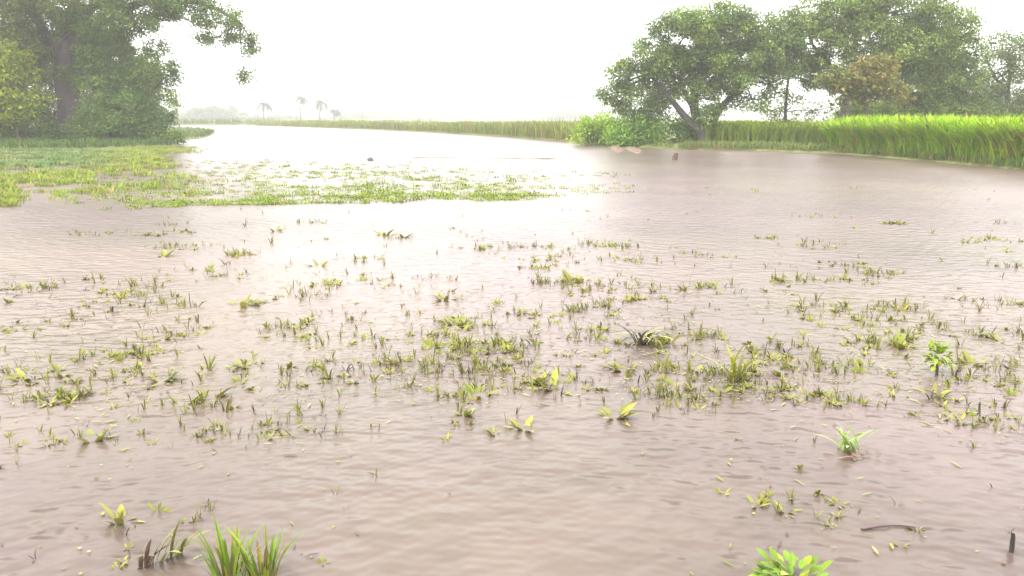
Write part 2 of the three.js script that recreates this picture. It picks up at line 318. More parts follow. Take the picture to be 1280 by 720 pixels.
// lobes: [px, py, rx, ry, depth offset in metres, fullness]; stems: lists of [px, py] with two radii in metres
const LEAF = C(1.9, 2.0, 1.15);
function tree(name, label, opt) {
  const { D, base, lobes, stems, colours, cluster = clusterFine, density = 1, gap = 0.02, group, category = 'tree', depth = 0.8, barkCol = C(0.16, 0.13, 0.12), size = 1 } = opt;
  const r = rng(opt.seed), root = new THREE.Group(), O = atDepth(base[0], base[1], D); O.y = opt.ground ?? 0.15; root.position.copy(O);
  const m = D / FOCAL, L = (px, py, dz = 0) => atDepth(px, py, D).sub(O).add(V(0, 0, dz));
  const b = new Builder(), ends = [];
  for (const st of stems || []) {
    const pts = st.p.map(([x, y, dz]) => L(x, y, dz || 0));
    b.limb(pts, st.r[0], st.r[1], vary(barkCol, r, 0.15), 9); ends.push(...pts.slice(1).map(p => ({ p, r: st.r[1] })));
    if (st.flare) for (let k = 0; k < 5; k++) { const a = k * 1.256 + r(), p = pts[0]; b.limb([V(p.x + Math.cos(a) * st.r[0] * 1.9, p.y - 0.3, p.z + Math.sin(a) * st.r[0] * 1.9), V(p.x + Math.cos(a) * st.r[0] * 0.9, p.y + 0.25, p.z + Math.sin(a) * st.r[0] * 0.9), V(p.x, p.y + 1.4, p.z)], st.r[0] * 0.35, st.r[0] * 0.3, barkCol, 6); }
  }
  const spots = [];
  for (const [px, py, rx, ry, dz = 0, full = 1] of lobes) {
    const c = L(px, py, dz), a = rx * m, h = ry * m, dd = Math.max(a, h) * depth;
    if (ends.length) {
      const e = ends.reduce((q, x) => x.p.distanceTo(c) < q.p.distanceTo(c) ? x : q), mid = e.p.clone().lerp(c, 0.5).add(V((r() - 0.5) * 0.8, 0.25 * a * r(), (r() - 0.5) * 0.8));
      const rr = Math.min(e.r * 0.8, 0.05 + 0.03 * a); b.limb([e.p, mid, c], rr, rr * 0.45, vary(barkCol, r, 0.15), 6);
      for (let k = 0; k < 6; k++) { const q = V((r() - 0.5) * 1.7 * a, (r() - 0.35) * 1.5 * h, (r() - 0.5) * 1.7 * dd).add(c); b.limb([c.clone().lerp(e.p, 0.25 * r()), c.clone().lerp(q, 0.5).add(V(0, -0.1 * h, 0)), q], rr * 0.45, 0.012, vary(barkCol, r, 0.15), 5); }
    }
    const n = Math.round(density * full * 85 * Math.pow(a * h * dd, 0.72) / (size * size));
    for (let i = 0; i < n; i++) {
      let v; do { v = V(r() * 2 - 1, r() * 2 - 1, r() * 2 - 1); } while (v.length() > 1);
      v.setLength(Math.pow(v.length(), 0.65) * (0.92 + 0.28 * noise.noise(v.x * 2.2 + px, v.y * 2.2 + py, v.z * 2.2)));
      const x = c.x + v.x * a, y = c.y + v.y * h, z = c.z + v.z * dd;
      if (noise.noise(x * 0.85 + opt.seed, y * 1.25, z * 0.85) + 0.5 * noise.noise(x * 2 + 9, y * 2.6, z * 2) < gap - 0.08) continue;
      if (y + O.y < (opt.floor ?? 0.3)) continue;
      const t = r() + 0.5 * noise.noise(x * 0.5 + 3, y * 0.6, z * 0.5 + opt.seed), col = vary(colours[t < 0.45 ? 0 : t < 0.8 ? 1 : 2] || colours[0], r, 0.3).multiply(LEAF);
      spots.push({ x, y, z, turn: r() * 6.283, rx: (r() - 0.5) * 1.2, rz: (r() - 0.5) * 1.2, s: size * (0.7 + 0.6 * r()), c: opt.tint ? opt.tint(px, col, r) : col });
    }
  }
  if (b.p.length) { const t = new THREE.Mesh(b.geometry(), bark); t.name = 'trunk'; root.add(t); }
  scatter('crown', { kind: 'stuff' }, cluster, spots, leafMat, root);
  const data = { label, category }; if (group) data.group = group;
  return add(root, name, data);
}
const deep = C(0.08, 0.115, 0.045), mid = C(0.09, 0.13, 0.042), pale = C(0.14, 0.17, 0.06);

// the great dark tree on the left with its long reaching bough
tree('spreading_tree', 'huge dark tree with thick trunk and a bough drooping over the water', {
  seed: 201, D: 56, base: [86, 180], depth: 0.75, density: 1.5, colours: [deep, mid, C(0.10, 0.12, 0.07)], gap: 0.05, barkCol: C(0.15, 0.11, 0.12),
  stems: [{ p: [[86, 184], [84, 140], [80, 90], [88, 45], [95, 5]], r: [0.72, 0.42], flare: 1 }, { p: [[82, 80], [60, 50], [40, 10], [20, -40]], r: [0.4, 0.2] }, { p: [[86, 60], [120, 30], [165, 8], [215, -2], [262, 8], [300, 28]], r: [0.36, 0.07] }, { p: [[92, 40], [120, 0], [130, -50]], r: [0.35, 0.15] }],
  tint: (px, c, r) => px < 115 && r() < 0.55 ? vary(C(0.2, 0.22, 0.06), r, 0.3) : c,
  lobes: [[30, 20, 70, 40, 1], [-40, 60, 60, 60, 2], [-60, 10, 80, 50, 0], [100, -15, 80, 40, 2], [150, 30, 55, 24, 2], [140, 62, 40, 22, 1], [190, 5, 55, 24, 1], [185, 35, 35, 14, 2, .8], [235, 8, 42, 18, 1], [275, 22, 38, 15, 1, .9], [303, 45, 22, 18, 0, .8], [316, 66, 10, 16, 0, .7], [306, 96, 12, 8, 0, .8], [270, 48, 30, 8, 0, .6], [215, -30, 70, 30, 0], [205, 60, 18, 12, 1, .6], [45, 70, 36, 26, 2, .8], [120, 95, 35, 20, 1, .7], [110, 62, 40, 26, -2], [30, 50, 50, 30, -2], [160, 80, 34, 22, -2, .8]]
});
// lower dark growth below it
tree('understory_tree', 'dense rounded green understory tree beside the thick trunk', {
  seed: 202, D: 54.5, base: [150, 182], depth: 0.8, density: 1.6, gap: 0.0, colours: [C(0.075, 0.12, 0.05), mid, pale], barkCol: C(0.12, 0.1, 0.1),
  stems: [{ p: [[150, 184], [146, 150], [150, 110]], r: [0.2, 0.1] }, { p: [[158, 184], [176, 150], [190, 115]], r: [0.16, 0.07] }],
  lobes: [[140, 110, 38, 36, 0], [165, 140, 46, 34, 0.5], [195, 130, 30, 30, 0], [208, 95, 22, 22, 0, .9], [180, 92, 26, 22, 0, .8], [128, 150, 30, 28, 0.6], [185, 160, 32, 16, 0.5], [150, 165, 36, 14, 1]]
});
tree('yellow_green_tree', 'yellow green drooping tree left of the thick trunk', {
  seed: 203, D: 52.5, base: [22, 184], depth: 0.8, density: 1.0, gap: -0.02, colours: [C(0.19, 0.2, 0.025), C(0.13, 0.16, 0.03), C(0.09, 0.12, 0.03)], barkCol: C(0.18, 0.14, 0.1), cluster: clusterBroad,
  stems: [{ p: [[22, 186], [20, 150], [14, 110], [10, 70]], r: [0.16, 0.07] }, { p: [[-24, 186], [-28, 130], [-30, 80]], r: [0.16, 0.07] }],
  lobes: [[8, 75, 30, 24, 0], [24, 105, 36, 28, 0.5], [48, 128, 24, 20, 1, .9], [-20, 110, 40, 40, 0], [10, 138, 34, 18, 0.6]]
});
for (const [x, rx, ry, D, label] of [[104, 24, 22, 53, 'dark round shrub at the foot of the thick trunk'], [54, 26, 16, 53.4, 'low dark shrub under the yellow green tree'], [210, 18, 12, 53.6, 'small shrub at the end of the left bank'], [-22, 34, 20, 52, 'dark shrub at the far left water edge']])
  tree('shrub', label, { seed: 210 + x, D, base: [x, 184], ground: 0.1, floor: 0.1, gap: -0.1, category: 'shrub', group: 'shrubs under the left trees', colours: [deep, mid, C(0.1, 0.12, 0.05)], density: 1.3, stems: [{ p: [[x, 186], [x + 3, 178], [x - 2, 170]], r: [0.06, 0.03] }], lobes: [[x, 184 - ry * 0.8, rx, ry, 0], [x + rx * 0.6, 184 - ry * 0.5, rx * 0.6, ry * 0.6, 0.3]] });

for (const [x, lobes, label, seed] of [
  [118, [[110, 120, 44, 40, 0], [130, 80, 40, 34, 0], [80, 90, 40, 40, 0], [100, 158, 50, 24, 0], [170, 110, 34, 30, 0], [150, 158, 40, 22, 0]], 'leafy tree just behind the thick trunk', 1],
  [30, [[20, 110, 50, 44, 0], [50, 70, 44, 34, 0], [-30, 80, 60, 50, 0], [40, 150, 50, 30, 0], [-30, 150, 50, 30, 0]], 'leafy tree behind the yellow green tree', 2]])
  tree('background_tree', label, { seed: 220 + seed, D: 63, base: [x, 176], density: 1.2, gap: -0.03, colours: [deep, mid, pale], group: 'trees behind the thick trunk', stems: [{ p: [[x, 182], [x + 4, 140], [x - 4, 90]], r: [0.25, 0.1] }], lobes });

// the three trees on the right
const rightGroup = 'trees behind the bright crop';
tree('leaning_tree', 'broad spreading tree with forked trunk on the bank left of the crop', {
  seed: 301, D: 50, base: [880, 186], depth: 0.75, density: 1.6, gap: 0.03, colours: [C(0.075, 0.10, 0.06), C(0.10, 0.135, 0.06), C(0.15, 0.2, 0.06)], barkCol: C(0.13, 0.11, 0.11), group: rightGroup,
  stems: [{ p: [[884, 190], [880, 165], [868, 140], [872, 100], [890, 60]], r: [0.42, 0.16], flare: 1 }, { p: [[878, 165], [856, 145], [835, 120], [812, 92]], r: [0.26, 0.1] }, { p: [[884, 168], [898, 140], [925, 105], [940, 70]], r: [0.26, 0.1] }, { p: [[868, 140], [850, 100], [845, 60]], r: [0.18, 0.08] }],
  lobes: [[890, 25, 60, 22, 0], [850, 45, 50, 28, 1], [930, 40, 50, 28, 0], [945, 70, 40, 24, 1], [815, 75, 42, 26, 0.5], [785, 95, 34, 22, 0], [768, 118, 24, 20, 0, .9], [800, 122, 28, 15, 0.5, .8], [875, 75, 42, 24, 1], [915, 98, 34, 20, 0.5], [862, 112, 28, 15, 1, .7], [840, 96, 26, 15, 0, .7], [960, 105, 24, 12, 0, .6], [892, 122, 32, 18, 0.3, .8], [772, 136, 18, 12, 0, .7], [880, 145, 20, 16, 0.6, .6], [975, 62, 40, 26, 0], [965, 88, 30, 18, 0.4], [938, 125, 30, 13, 0.3, .7], [818, 138, 26, 12, 0.3, .8], [835, 118, 26, 14, -1], [905, 70, 44, 26, -1.5], [850, 85, 44, 24, -1.5]]
});
tree('tall_tree', 'tallest rounded tree standing behind the bright green crop', {
  seed: 302, D: 51, base: [1052, 184], depth: 0.75, density: 1.5, gap: 0.02, colours: [C(0.08, 0.105, 0.055), C(0.11, 0.145, 0.055), C(0.15, 0.19, 0.07)], barkCol: C(0.14, 0.12, 0.12), group: rightGroup,
  stems: [{ p: [[1052, 188], [1056, 150], [1062, 100], [1070, 50]], r: [0.4, 0.18], flare: 1 }, { p: [[1058, 130], [1100, 100], [1140, 70]], r: [0.25, 0.1] }, { p: [[1060, 110], [1035, 80], [1015, 55]], r: [0.2, 0.08] }],
  lobes: [[1050, 20, 60, 30, 0], [1120, 15, 60, 26, 0], [1170, 35, 50, 28, 0.5], [1015, 45, 42, 26, 0.6], [1080, 55, 60, 30, 1], [1140, 65, 60, 30, 0.5], [1195, 65, 36, 28, 0], [1195, 100, 34, 24, 0.3], [1150, 105, 44, 26, 0.3], [1045, 85, 46, 24, 0.4], [1205, 132, 30, 16, 0.3], [1150, 136, 36, 14, 0.2], [1075, 5, 50, 20, 0], [1000, 70, 34, 24, 0], [1020, 100, 26, 18, 0.3], [995, 30, 30, 20, 0]]
});
tree('background_tree', 'wide low tree behind the tallest tree and the rusty leaved tree', { seed: 306, D: 61, base: [1160, 176], density: 1.2, gap: -0.02, colours: [deep, mid, pale], group: rightGroup, stems: [{ p: [[1160, 182], [1156, 140], [1160, 100]], r: [0.25, 0.1] }],
  lobes: [[1165, 115, 50, 26, 0], [1230, 122, 40, 22, 0, .8], [1095, 122, 44, 24, 0], [1120, 85, 50, 26, 0], [1190, 90, 34, 24, 0], [1150, 142, 60, 18, 0], [1250, 142, 50, 16, 0], [1075, 142, 34, 14, 0]] });
tree('rusty_tree', 'small tree with rusty brown leaves at the top of the bright crop', {
  seed: 303, D: 46.5, base: [1086, 186], depth: 0.8, density: 1.05, gap: -0.02, cluster: clusterBroad, colours: [C(0.15, 0.115, 0.055), C(0.13, 0.13, 0.05), C(0.19, 0.12, 0.07)], barkCol: C(0.16, 0.12, 0.1), group: rightGroup,
  stems: [{ p: [[1086, 190], [1084, 160], [1080, 110]], r: [0.14, 0.06] }],
  lobes: [[1055, 96, 26, 17, 0], [1092, 92, 32, 19, 0.3], [1105, 112, 28, 15, 0.4], [1062, 120, 28, 14, 0.2]],
  tint: (px, c, r) => px < 1080 && r() < 0.65 ? vary(C(0.14, 0.17, 0.04), r, 0.25) : c
});
tree('airy_tree', 'thin airy tree with gaps of sky right of the tallest tree', {
  seed: 304, D: 56, base: [1262, 178], depth: 0.8, density: 1.1, gap: 0.08, colours: [C(0.075, 0.1, 0.065), C(0.1, 0.125, 0.07), C(0.13, 0.15, 0.08)], group: rightGroup,
  stems: [{ p: [[1262, 184], [1259, 130], [1263, 90], [1266, 62]], r: [0.22, 0.04] }, { p: [[1260, 120], [1240, 90], [1232, 70]], r: [0.12, 0.05] }],
  lobes: [[1265, 55, 34, 18, 0], [1242, 80, 30, 20, 0], [1278, 88, 34, 24, 0.4], [1240, 110, 26, 18, 0], [1272, 122, 40, 20, 0.2], [1320, 90, 50, 50, 0], [1240, 136, 30, 12, 0.4]]
});
tree('slim_tree', 'slim tree with small crown between the two broad right trees', {
  seed: 305, D: 54, base: [984, 182], density: 0.8, gap: 0.05, colours: [C(0.1, 0.125, 0.06), C(0.12, 0.15, 0.07), pale], group: rightGroup,
  stems: [{ p: [[984, 188], [982, 140], [986, 95], [992, 70]], r: [0.13, 0.05] }],
  lobes: [[990, 78, 28, 18, 0], [968, 88, 18, 12, 0, .8], [1004, 100, 18, 12, 0, .8], [980, 148, 20, 10, 0, .8], [966, 112, 20, 14, 0, .8], [990, 122, 16, 12, 0, .7], [1022, 138, 20, 14, 0, .8], [962, 138, 18, 12, 0, .7]]
});
for (const [x, y, rx, ry, D, cols, label, seed] of [
  [797, 182, 36, 27, 50, [C(0.12, 0.2, 0.05), C(0.15, 0.24, 0.06), C(0.1, 0.15, 0.06)], 'round green shrub left of the forked tree trunk', 1],
  [748, 180, 30, 24, 53, [C(0.2, 0.27, 0.05), C(0.17, 0.23, 0.05), C(0.12, 0.18, 0.05)], 'yellow green shrub at the end of the receding bank', 2],
  [845, 184, 24, 24, 51.5, [C(0.12, 0.17, 0.05), C(0.15, 0.22, 0.05), deep], 'small shrub touching the forked tree trunk', 3],
  [1032, 184, 20, 18, 50, [C(0.11, 0.14, 0.05), C(0.14, 0.18, 0.05), mid], 'dull shrub between the lower crop and the tall crop', 4],
  [1090, 164, 44, 24, 56, [mid, deep, pale], 'dark shrub behind the rusty leaved tree', 7],
  [1195, 166, 44, 26, 58, [mid, deep, pale], 'dark shrub between the tallest tree and the airy tree', 8],
  [1270, 166, 44, 24, 57, [mid, deep, pale], 'dark shrub right of the airy tree trunk', 9],
  [1230, 170, 34, 22, 55, [mid, deep, pale], 'dark shrub behind the tall crop under the airy tree', 5],
  [1150, 168, 40, 22, 54, [mid, deep, pale], 'dark shrub behind the tall crop under the tallest tree', 6]])
  tree('shrub', label, { seed: 320 + seed, D, base: [x, y], ground: 0.15, floor: 0.12, gap: -0.1, category: 'shrub', group: 'shrubs on the right bank', colours: cols, density: 1.3, stems: [{ p: [[x, y + 3], [x + 3, y - 8], [x - 2, y - ry]], r: [0.07, 0.03] }], lobes: [[x, y - ry * 0.8, rx * 0.85, ry * 0.9, 0], [x + rx * 0.5, y - ry * 0.6, rx * 0.6, ry * 0.7, 0.3], [x - rx * 0.5, y - ry * 0.55, rx * 0.6, ry * 0.65, 0.2]] });

// hazy trees far behind
const farCols = [C(0.07, 0.09, 0.05), C(0.09, 0.11, 0.06), C(0.12, 0.14, 0.07)], farGroup = 'hazy trees on the horizon';
[[262, 140, 30, 16, 205, 'pale hazy round tree beyond the left tree'], [298, 143, 24, 13, 225, 'low hazy tree just left of the palms'], [236, 144, 20, 12, 215, 'hazy tree half hidden by the left shrubs'],
 [448, 143, 22, 9, 235, 'hazy low tree right of the palms'], [490, 141, 20, 10, 250, 'hazy bushy tree above the receding bank'], [530, 143, 16, 8, 260, 'small round tree fading in the haze'], [570, 145, 26, 7, 290, 'faint low tree at the horizon'], [618, 143, 30, 9, 300, 'faint broad tree at the horizon'], [668, 143, 26, 9, 280, 'faint tree before the yellow green shrub'], [712, 140, 20, 11, 240, 'hazy tree beside the yellow green shrub'], [356, 147, 20, 7, 230, 'low hazy tree under the palms'], [412, 148, 20, 6, 240, 'low hazy bush right of the palms']
].forEach(([x, y, rx, ry, D, label], i) => tree('hazy_tree', label, {
  seed: 400 + i, D: D * (x > 430 ? 2.3 : 1.9), base: [x, 150], ground: 0.35, cluster: clusterFar, gap: -0.02, size: x > 430 ? 1.8 : 1.5, density: 1.1, colours: farCols, group: farGroup,
  stems: [{ p: [[x, 154], [x + 1, y + ry * 0.3], [x - 1, y]], r: [0.3, 0.15] }], lobes: Array.from({ length: 6 }, (_, k) => { const q = rng(900 + i * 7 + k); return [x + (k / 5 - 0.5) * 2 * rx * (0.8 + 0.4 * q()), y + ry * (0.55 - 0.7 * q() + 0.5 * Math.abs(k / 2.5 - 1)), rx * (0.22 + 0.25 * q()), ry * (0.35 + 0.45 * q()), 8 * (q() - 0.5)]; })
}));
// palms
[[330, 130, 4.4, 300, 'low palm left of the two tall palms'], [376, 122, 4.0, 310, 'tall thin palm with feathery crown against the sky'], [400, 127, 4.4, 295, 'second tall palm with darker crown against the sky'], [418, 138, 3.0, 305, 'short palm right of the tall palms']].forEach(([x, y, R, D, label], i) => {
  const r = rng(500 + i), root = new THREE.Group(), O = atDepth(x, 152, D), top = atDepth(x + 1, y, D).sub(V(O.x, 0.3, O.z)); O.y = 0.3; root.position.copy(O);
  const b = new Builder(); b.limb([V(0, -0.4, 0), V(0.15, top.y * 0.5, 0), top], 0.34, 0.24, C(0.16, 0.13, 0.11), 7);
  const t = new THREE.Mesh(b.geometry(), bark); t.name = 'trunk'; root.add(t);
  for (let k = 0; k < 24; k++) {
    const f = new Builder(), az = k * 2.4 + r() * 0.4, el = 0.9 - 1.3 * r(), out = V(Math.cos(az), 0, Math.sin(az)), side = V(-out.z, 0, out.x); let p = top.clone(), a = el;
    for (let s = 0; s < 8; s++) {
      const q = p.clone().addScaledVector(out, Math.cos(a) * R / 8).add(V(0, Math.sin(a) * R / 8, 0)), w = 0.75 * Math.sin((s + 1.2) / 9.5 * Math.PI), col = vary(C(0.07, 0.095, 0.045), r, 0.25);
      for (const sg of [-1, 1]) { const e = p.clone().lerp(q, 0.9).addScaledVector(side, sg * w).add(V(0, -w * 0.55, 0)); f.tri(p, p.clone().lerp(q, 0.75), e, col); f.tri(p.clone().lerp(q, 0.2), q, e.clone().addScaledVector(out, 0.15), col); }
      p = q; a -= 0.24;
    }
    const m = new THREE.Mesh(f.geometry(), leafMat); m.name = 'frond'; root.add(m);
  }
  add(root, 'palm_tree', { label, category: 'palm', group: 'palms on the horizon' });
});

// ---------------------------------------------------------------- small dark things standing in the far water
{
  const p = onWater(463, 201), g = new THREE.IcosahedronGeometry(0.13, 3), q = g.attributes.position;
  for (let i = 0; i < q.count; i++) { const x = q.getX(i), y = q.getY(i), z = q.getZ(i), k = 1 + 0.35 * noise.noise(x * 9, y * 9, z * 9); q.setXYZ(i, x * k * 0.95, y * k * 0.9, z * k * 0.8); }
  g.computeVertexNormals(); const uv = g.attributes.uv; for (let i = 0; i < uv.count; i++) uv.setXY(i, q.getX(i), q.getY(i) + q.getZ(i));
  const m = new THREE.Mesh(g, new THREE.MeshStandardMaterial({ color: C(0.11, 0.09, 0.08), roughness: 0.8, bumpMap: muddy.bumpMap, bumpScale: 0.03 })); m.position.set(p.x, 0.03, p.z);
  add(m, 'mud_clod', { label: 'small dark clod of mud sticking out of the pale far water', category: 'clod' });
  const b = new Builder(), s = onWater(843, 200);
  b.limb([V(0, -0.2, 0), V(0.03, 0.14, 0), V(0.05, 0.3, 0.02)], 0.13, 0.09, C(0.12, 0.085, 0.06), 9); b.limb([V(0.05, 0.29, 0.02), V(0.055, 0.31, 0.02), V(0.07, 0.35, 0.02)], 0.09, 0.02, C(0.2, 0.13, 0.08), 9);
  const st = new THREE.Mesh(b.geometry(), bark); st.position.set(s.x, 0, s.z); add(st, 'wooden_stump', { label: 'short brown wooden stump at the end of the clay landing', category: 'stump' });
}

// ---------------------------------------------------------------- seedlings in the water
const olive = C(0.18, 0.17, 0.035), green = C(0.2, 0.23, 0.035), yellow = C(0.28, 0.27, 0.05), brown = C(0.14, 0.1, 0.065), dusky = C(0.08, 0.075, 0.05);
function seedling(seed, kind) {
  const r = rng(seed), b = new Builder(), pieces = [];
  const n = kind === 'leafy' ? 9 + Math.floor(r() * 6) : kind === 'withered' ? 2 + Math.floor(r() * 3) : 3 + Math.floor(r() * 4);
  for (let i = 0; i < n; i++) {
    const a = r() * 6.283, q = (kind === 'leafy' ? 0.025 : 0.02) * Math.sqrt(r()), p = V(Math.cos(a) * q, -0.03, Math.sin(a) * q), one = new Builder();
    if (kind === 'leafy') { const d = V(Math.cos(a), 0.3 + 1.2 * r(), Math.sin(a)); one.leaf(p, 0.08 + 0.08 * r(), 0.026 + 0.018 * r(), d, V(0, 1, 0.1), vary(r() < 0.55 ? yellow : green, r, 0.25)); }
    else if (kind === 'withered') one.blade(p, 0.1 + 0.12 * r(), 0.012 + 0.01 * r(), a, 0.1 + 0.5 * r(), 0.3 + 1.4 * r(), vary(r() < 0.6 ? brown : dusky, r, 0.3), 5);
    else one.blade(p, 0.11 + 0.1 * r(), 0.012 + 0.008 * r(), a, 0.05 + 0.35 * r(), 0.2 + 1.1 * r(), vary(r() < 0.6 ? olive : r() < 0.6 ? green : dusky, r, 0.3), 5);
    b.p.push(...one.p); b.c.push(...one.c); b.uv.push(...one.uv); pieces.push(one.geometry());
  }
  return { whole: b.geometry(), pieces };
}
const KINDS = { upright: ['rice_seedling', 'olive green', 'green seedlings standing in the flood water'], withered: ['withered_seedling', 'withered brown', 'withered brown seedlings in the flood water'], leafy: ['leafy_weed', 'yellow green leafy', 'yellow green leafy weeds among the seedlings'] };
const WORDS = ['two', 'two', 'two', 'three', 'four', 'five', 'six', 'seven', 'eight', 'nine', 'ten', 'many', 'many', 'many', 'many', 'many'];
const MARKS = [[308, 726, 'tall bright grass clump'], [988, 734, 'vivid broad leaved clump'], [1170, 468, 'round weed head'], [804, 430, 'bent yellow weed'], [918, 474, 'small fanned weed'], [1062, 562, 'reddish footed tuft'], [192, 708, 'slanting olive clump'], [1263, 690, 'upright dark stick'], [1108, 660, 'floating purple twig'],
  [170, 262, 'ragged weed mat end'], [400, 262, 'floating weed mat'], [600, 258, 'floating weed mat'], [1200, 240, 'tall bright crop'], [900, 240, 'clay landing']].map(([x, y, n]) => [onWater(x, y), n]);
const shapes = {}; let sd = 600;
for (const k of Object.keys(KINDS)) shapes[k] = Array.from({ length: 7 }, () => seedling(sd++, k));
{
  const r = rng(77), list = [];
  const bigSpots = [[308, 690, 60], [988, 705, 60], [1168, 440, 30], [800, 405, 30], [918, 450, 20], [1062, 540, 35], [205, 685, 40]];
  const dens = (x, y) => {
    let d = y < 285 ? 0.45 : y < 340 ? 0.9 : y < 510 ? 1.0 : y < 560 ? 0.4 : 0.16;
    if (y < 380 && x > 880) d *= 0.5;
    if (y < 340 && x < 180) d *= 0.25;
    if (y > 500 && x > 430 && x < 900) d *= y > 545 ? 0.1 : 0.35;
    if (y > 370 && y < 510 && x > 470 && x < 900) d *= 1.35;
    if (y > 580 && x < 250) d *= 1.3;
    if (y > 420 && y < 480 && x < 90) d *= 0.4;
    d *= 1 - 0.35 * smooth(950, 1150, x) - 0.2 * (1 - smooth(60, 220, x));
    const p = onWater(x, y); return d * (0.3 + 1.3 * smooth(-0.3, 0.35, fbm(p.x, p.z, 0.75))) / 1.4;
  };
  for (const [x, y, s] of [[770, 520, 1.2], [690, 484, 1.3], [672, 478, 1.1], [595, 494, 1.1], [305, 382, 1.4], [318, 380, 1.2], [715, 352, 1.4], [725, 350, 1.2], [565, 404, 1.3], [575, 406, 1.1], [115, 550, 1], [203, 474, 1.1], [232, 503, 1.1], [268, 494, 1.1], [1130, 434, 1.1], [1120, 430, 1], [400, 332, 1.2], [205, 320, 1.2], [150, 650, 0.9], [32, 474, 1], [1215, 455, 1.1], [1170, 494, 0.9], [480, 294, 1.5], [505, 296, 1.3], [345, 289, 1.3], [655, 535, 0.9], [780, 462, 1.2], [555, 374, 1.2]]) {
    list.push({ p: onWater(x, y), kind: 'leafy', v: Math.floor(r() * 7), s, turn: r() * 6.283, tilt: (r() - 0.5) * 0.3 });
  }
  const hubs = [];
  while (list.length < 2900) {
    let x = -20 + 1320 * r(), y = 262 + 455 * Math.pow(r(), 1.25);
    if (hubs.length < 150) { if (r() < dens(x, y)) hubs.push([onWater(x, y), 0.08 + 0.22 * r(), r() < 0.5]); continue; }
    let hub = null;
    if (r() < 0.62) { hub = hubs[Math.floor(r() * hubs.length)]; const a = r() * 6.283, q = hub[1] * Math.sqrt(-Math.log(1 - 0.95 * r())); [x, y] = toPixel(hub[0].x + Math.cos(a) * q * 1.5, 0, hub[0].z + Math.sin(a) * q); if (y < 262 || y > 717) continue; }
    if ((!hub && r() > dens(x, y)) || bigSpots.some(([a, b, q]) => Math.hypot(x - a, y - b) < q)) continue;
    const p = onWater(x, y), t = r(), greenish = smooth(-0.2, 0.4, fbm(p.x + 40, p.z, 0.6));
    const kind = t < 0.1 + 0.2 * greenish + (hub && hub[2] ? 0.28 : 0) ? 'leafy' : t < 0.66 + 0.1 * greenish ? 'upright' : 'withered';
    list.push({ p, kind, v: Math.floor(r() * 7), s: (0.3 + 0.62 * r() * r() * r() + (hub ? 0.05 : 0) + (kind === 'upright' ? 0.08 : 0)) * (y > 520 ? 0.75 : 1), turn: r() * 6.283, tilt: (r() - 0.5) * (r() < 0.2 ? 2.0 : 0.7) });
  }
  list.sort((a, b) => b.s / b.p.length() - a.s / a.p.length());
  const chosen = {}, rest = []; let order = 0;
  for (const s of list) {
    const n = chosen[s.kind] = (chosen[s.kind] || 0) + 1; if (n > 290 || order >= 780) { rest.push(s); continue; }
    const shape = shapes[s.kind][s.v]; let m;
    if (order++ < 240) { m = new THREE.Group(); for (const g of shape.pieces) { const q = new THREE.Mesh(g, bladeMat); q.name = s.kind === 'leafy' ? 'leaf' : 'blade'; m.add(q); } } else m = new THREE.Mesh(shape.whole, bladeMat);
    m.position.set(s.p.x, 0, s.p.z); m.rotation.set(s.tilt, s.turn, 0); m.scale.setScalar(s.s);
    const mark = MARKS.reduce((a, b) => a[0].distanceTo(s.p) < b[0].distanceTo(s.p) ? a : b), away = mark[0].distanceTo(s.p), near = (away < 0.8 ? 'beside the ' : away < 1.8 ? 'near the ' : 'out from the ') + mark[1], [name, look, group] = KINDS[s.kind];
    const label = `${s.s > 0.62 ? 'tall' : s.s > 0.42 ? 'short' : 'tiny'} ${look} ${s.kind === 'leafy' ? 'weed' : 'seedling'} ${Math.abs(s.tilt) > 0.5 ? 'drooping' : Math.abs(s.tilt) > 0.17 ? 'leaning' : 'upright'} with ${WORDS[shape.pieces.length] || 'many'} ${s.kind === 'leafy' ? 'leaves' : 'blades'} ${near}`;
    add(m, name, { label, category: s.kind === 'leafy' ? 'weed' : 'seedling', group });
  }
  const b = { p: [], c: [] };
  for (const s of rest) {
    const g = shapes[s.kind][s.v].whole, M = new THREE.Matrix4().compose(V(s.p.x, 0, s.p.z), new THREE.Quaternion().setFromEuler(new THREE.Euler(s.tilt, s.turn, 0)), V(s.s, s.s, s.s)), P = g.attributes.position, K = g.attributes.color, v = V(0, 0, 0);
    for (let i = 0; i < P.count; i++) { v.fromBufferAttribute(P, i).applyMatrix4(M); b.p.push(v.x, v.y, v.z); b.c.push(K.getX(i), K.getY(i), K.getZ(i)); }
  }
  const g = new THREE.BufferGeometry(); g.setAttribute('position', new THREE.Float32BufferAttribute(b.p, 3)); g.setAttribute('color', new THREE.Float32BufferAttribute(b.c, 3)); g.computeVertexNormals();
  add(new THREE.Mesh(g, bladeMat), 'distant_seedlings', { kind: 'stuff', label: 'smallest seedlings scattered over the flood water', category: 'seedlings' });
  // fallen leaves and scraps of weed lying on the water
  const f = new Builder();
  for (let i = 0; i < 6500;) {
    const x = -20 + 1320 * r(), y = 262 + 455 * Math.pow(r(), 1.3); if (r() > dens(x, y) || (y > 500 && r() < 0.65)) continue; i++;
    const p = onWater(x, y, 0.005 + 0.003 * r()), a = r() * 6.283, t = r();
    f.leaf(p, 0.015 + 0.075 * Math.pow(r(), 3), 0.006 + 0.014 * r() * r(), V(Math.cos(a), 0.02, Math.sin(a)), V(0, 1, 0), vary(t < 0.3 ? yellow : t < 0.6 ? C(0.32, 0.33, 0.13) : t < 0.75 ? green : brown, r, 0.3), 0.02);
  }
  add(new THREE.Mesh(f.geometry(), bladeMat), 'floating_scraps', { kind: 'stuff', label: 'scraps of leaf and weed lying on the flood water', category: 'leaves' });
}
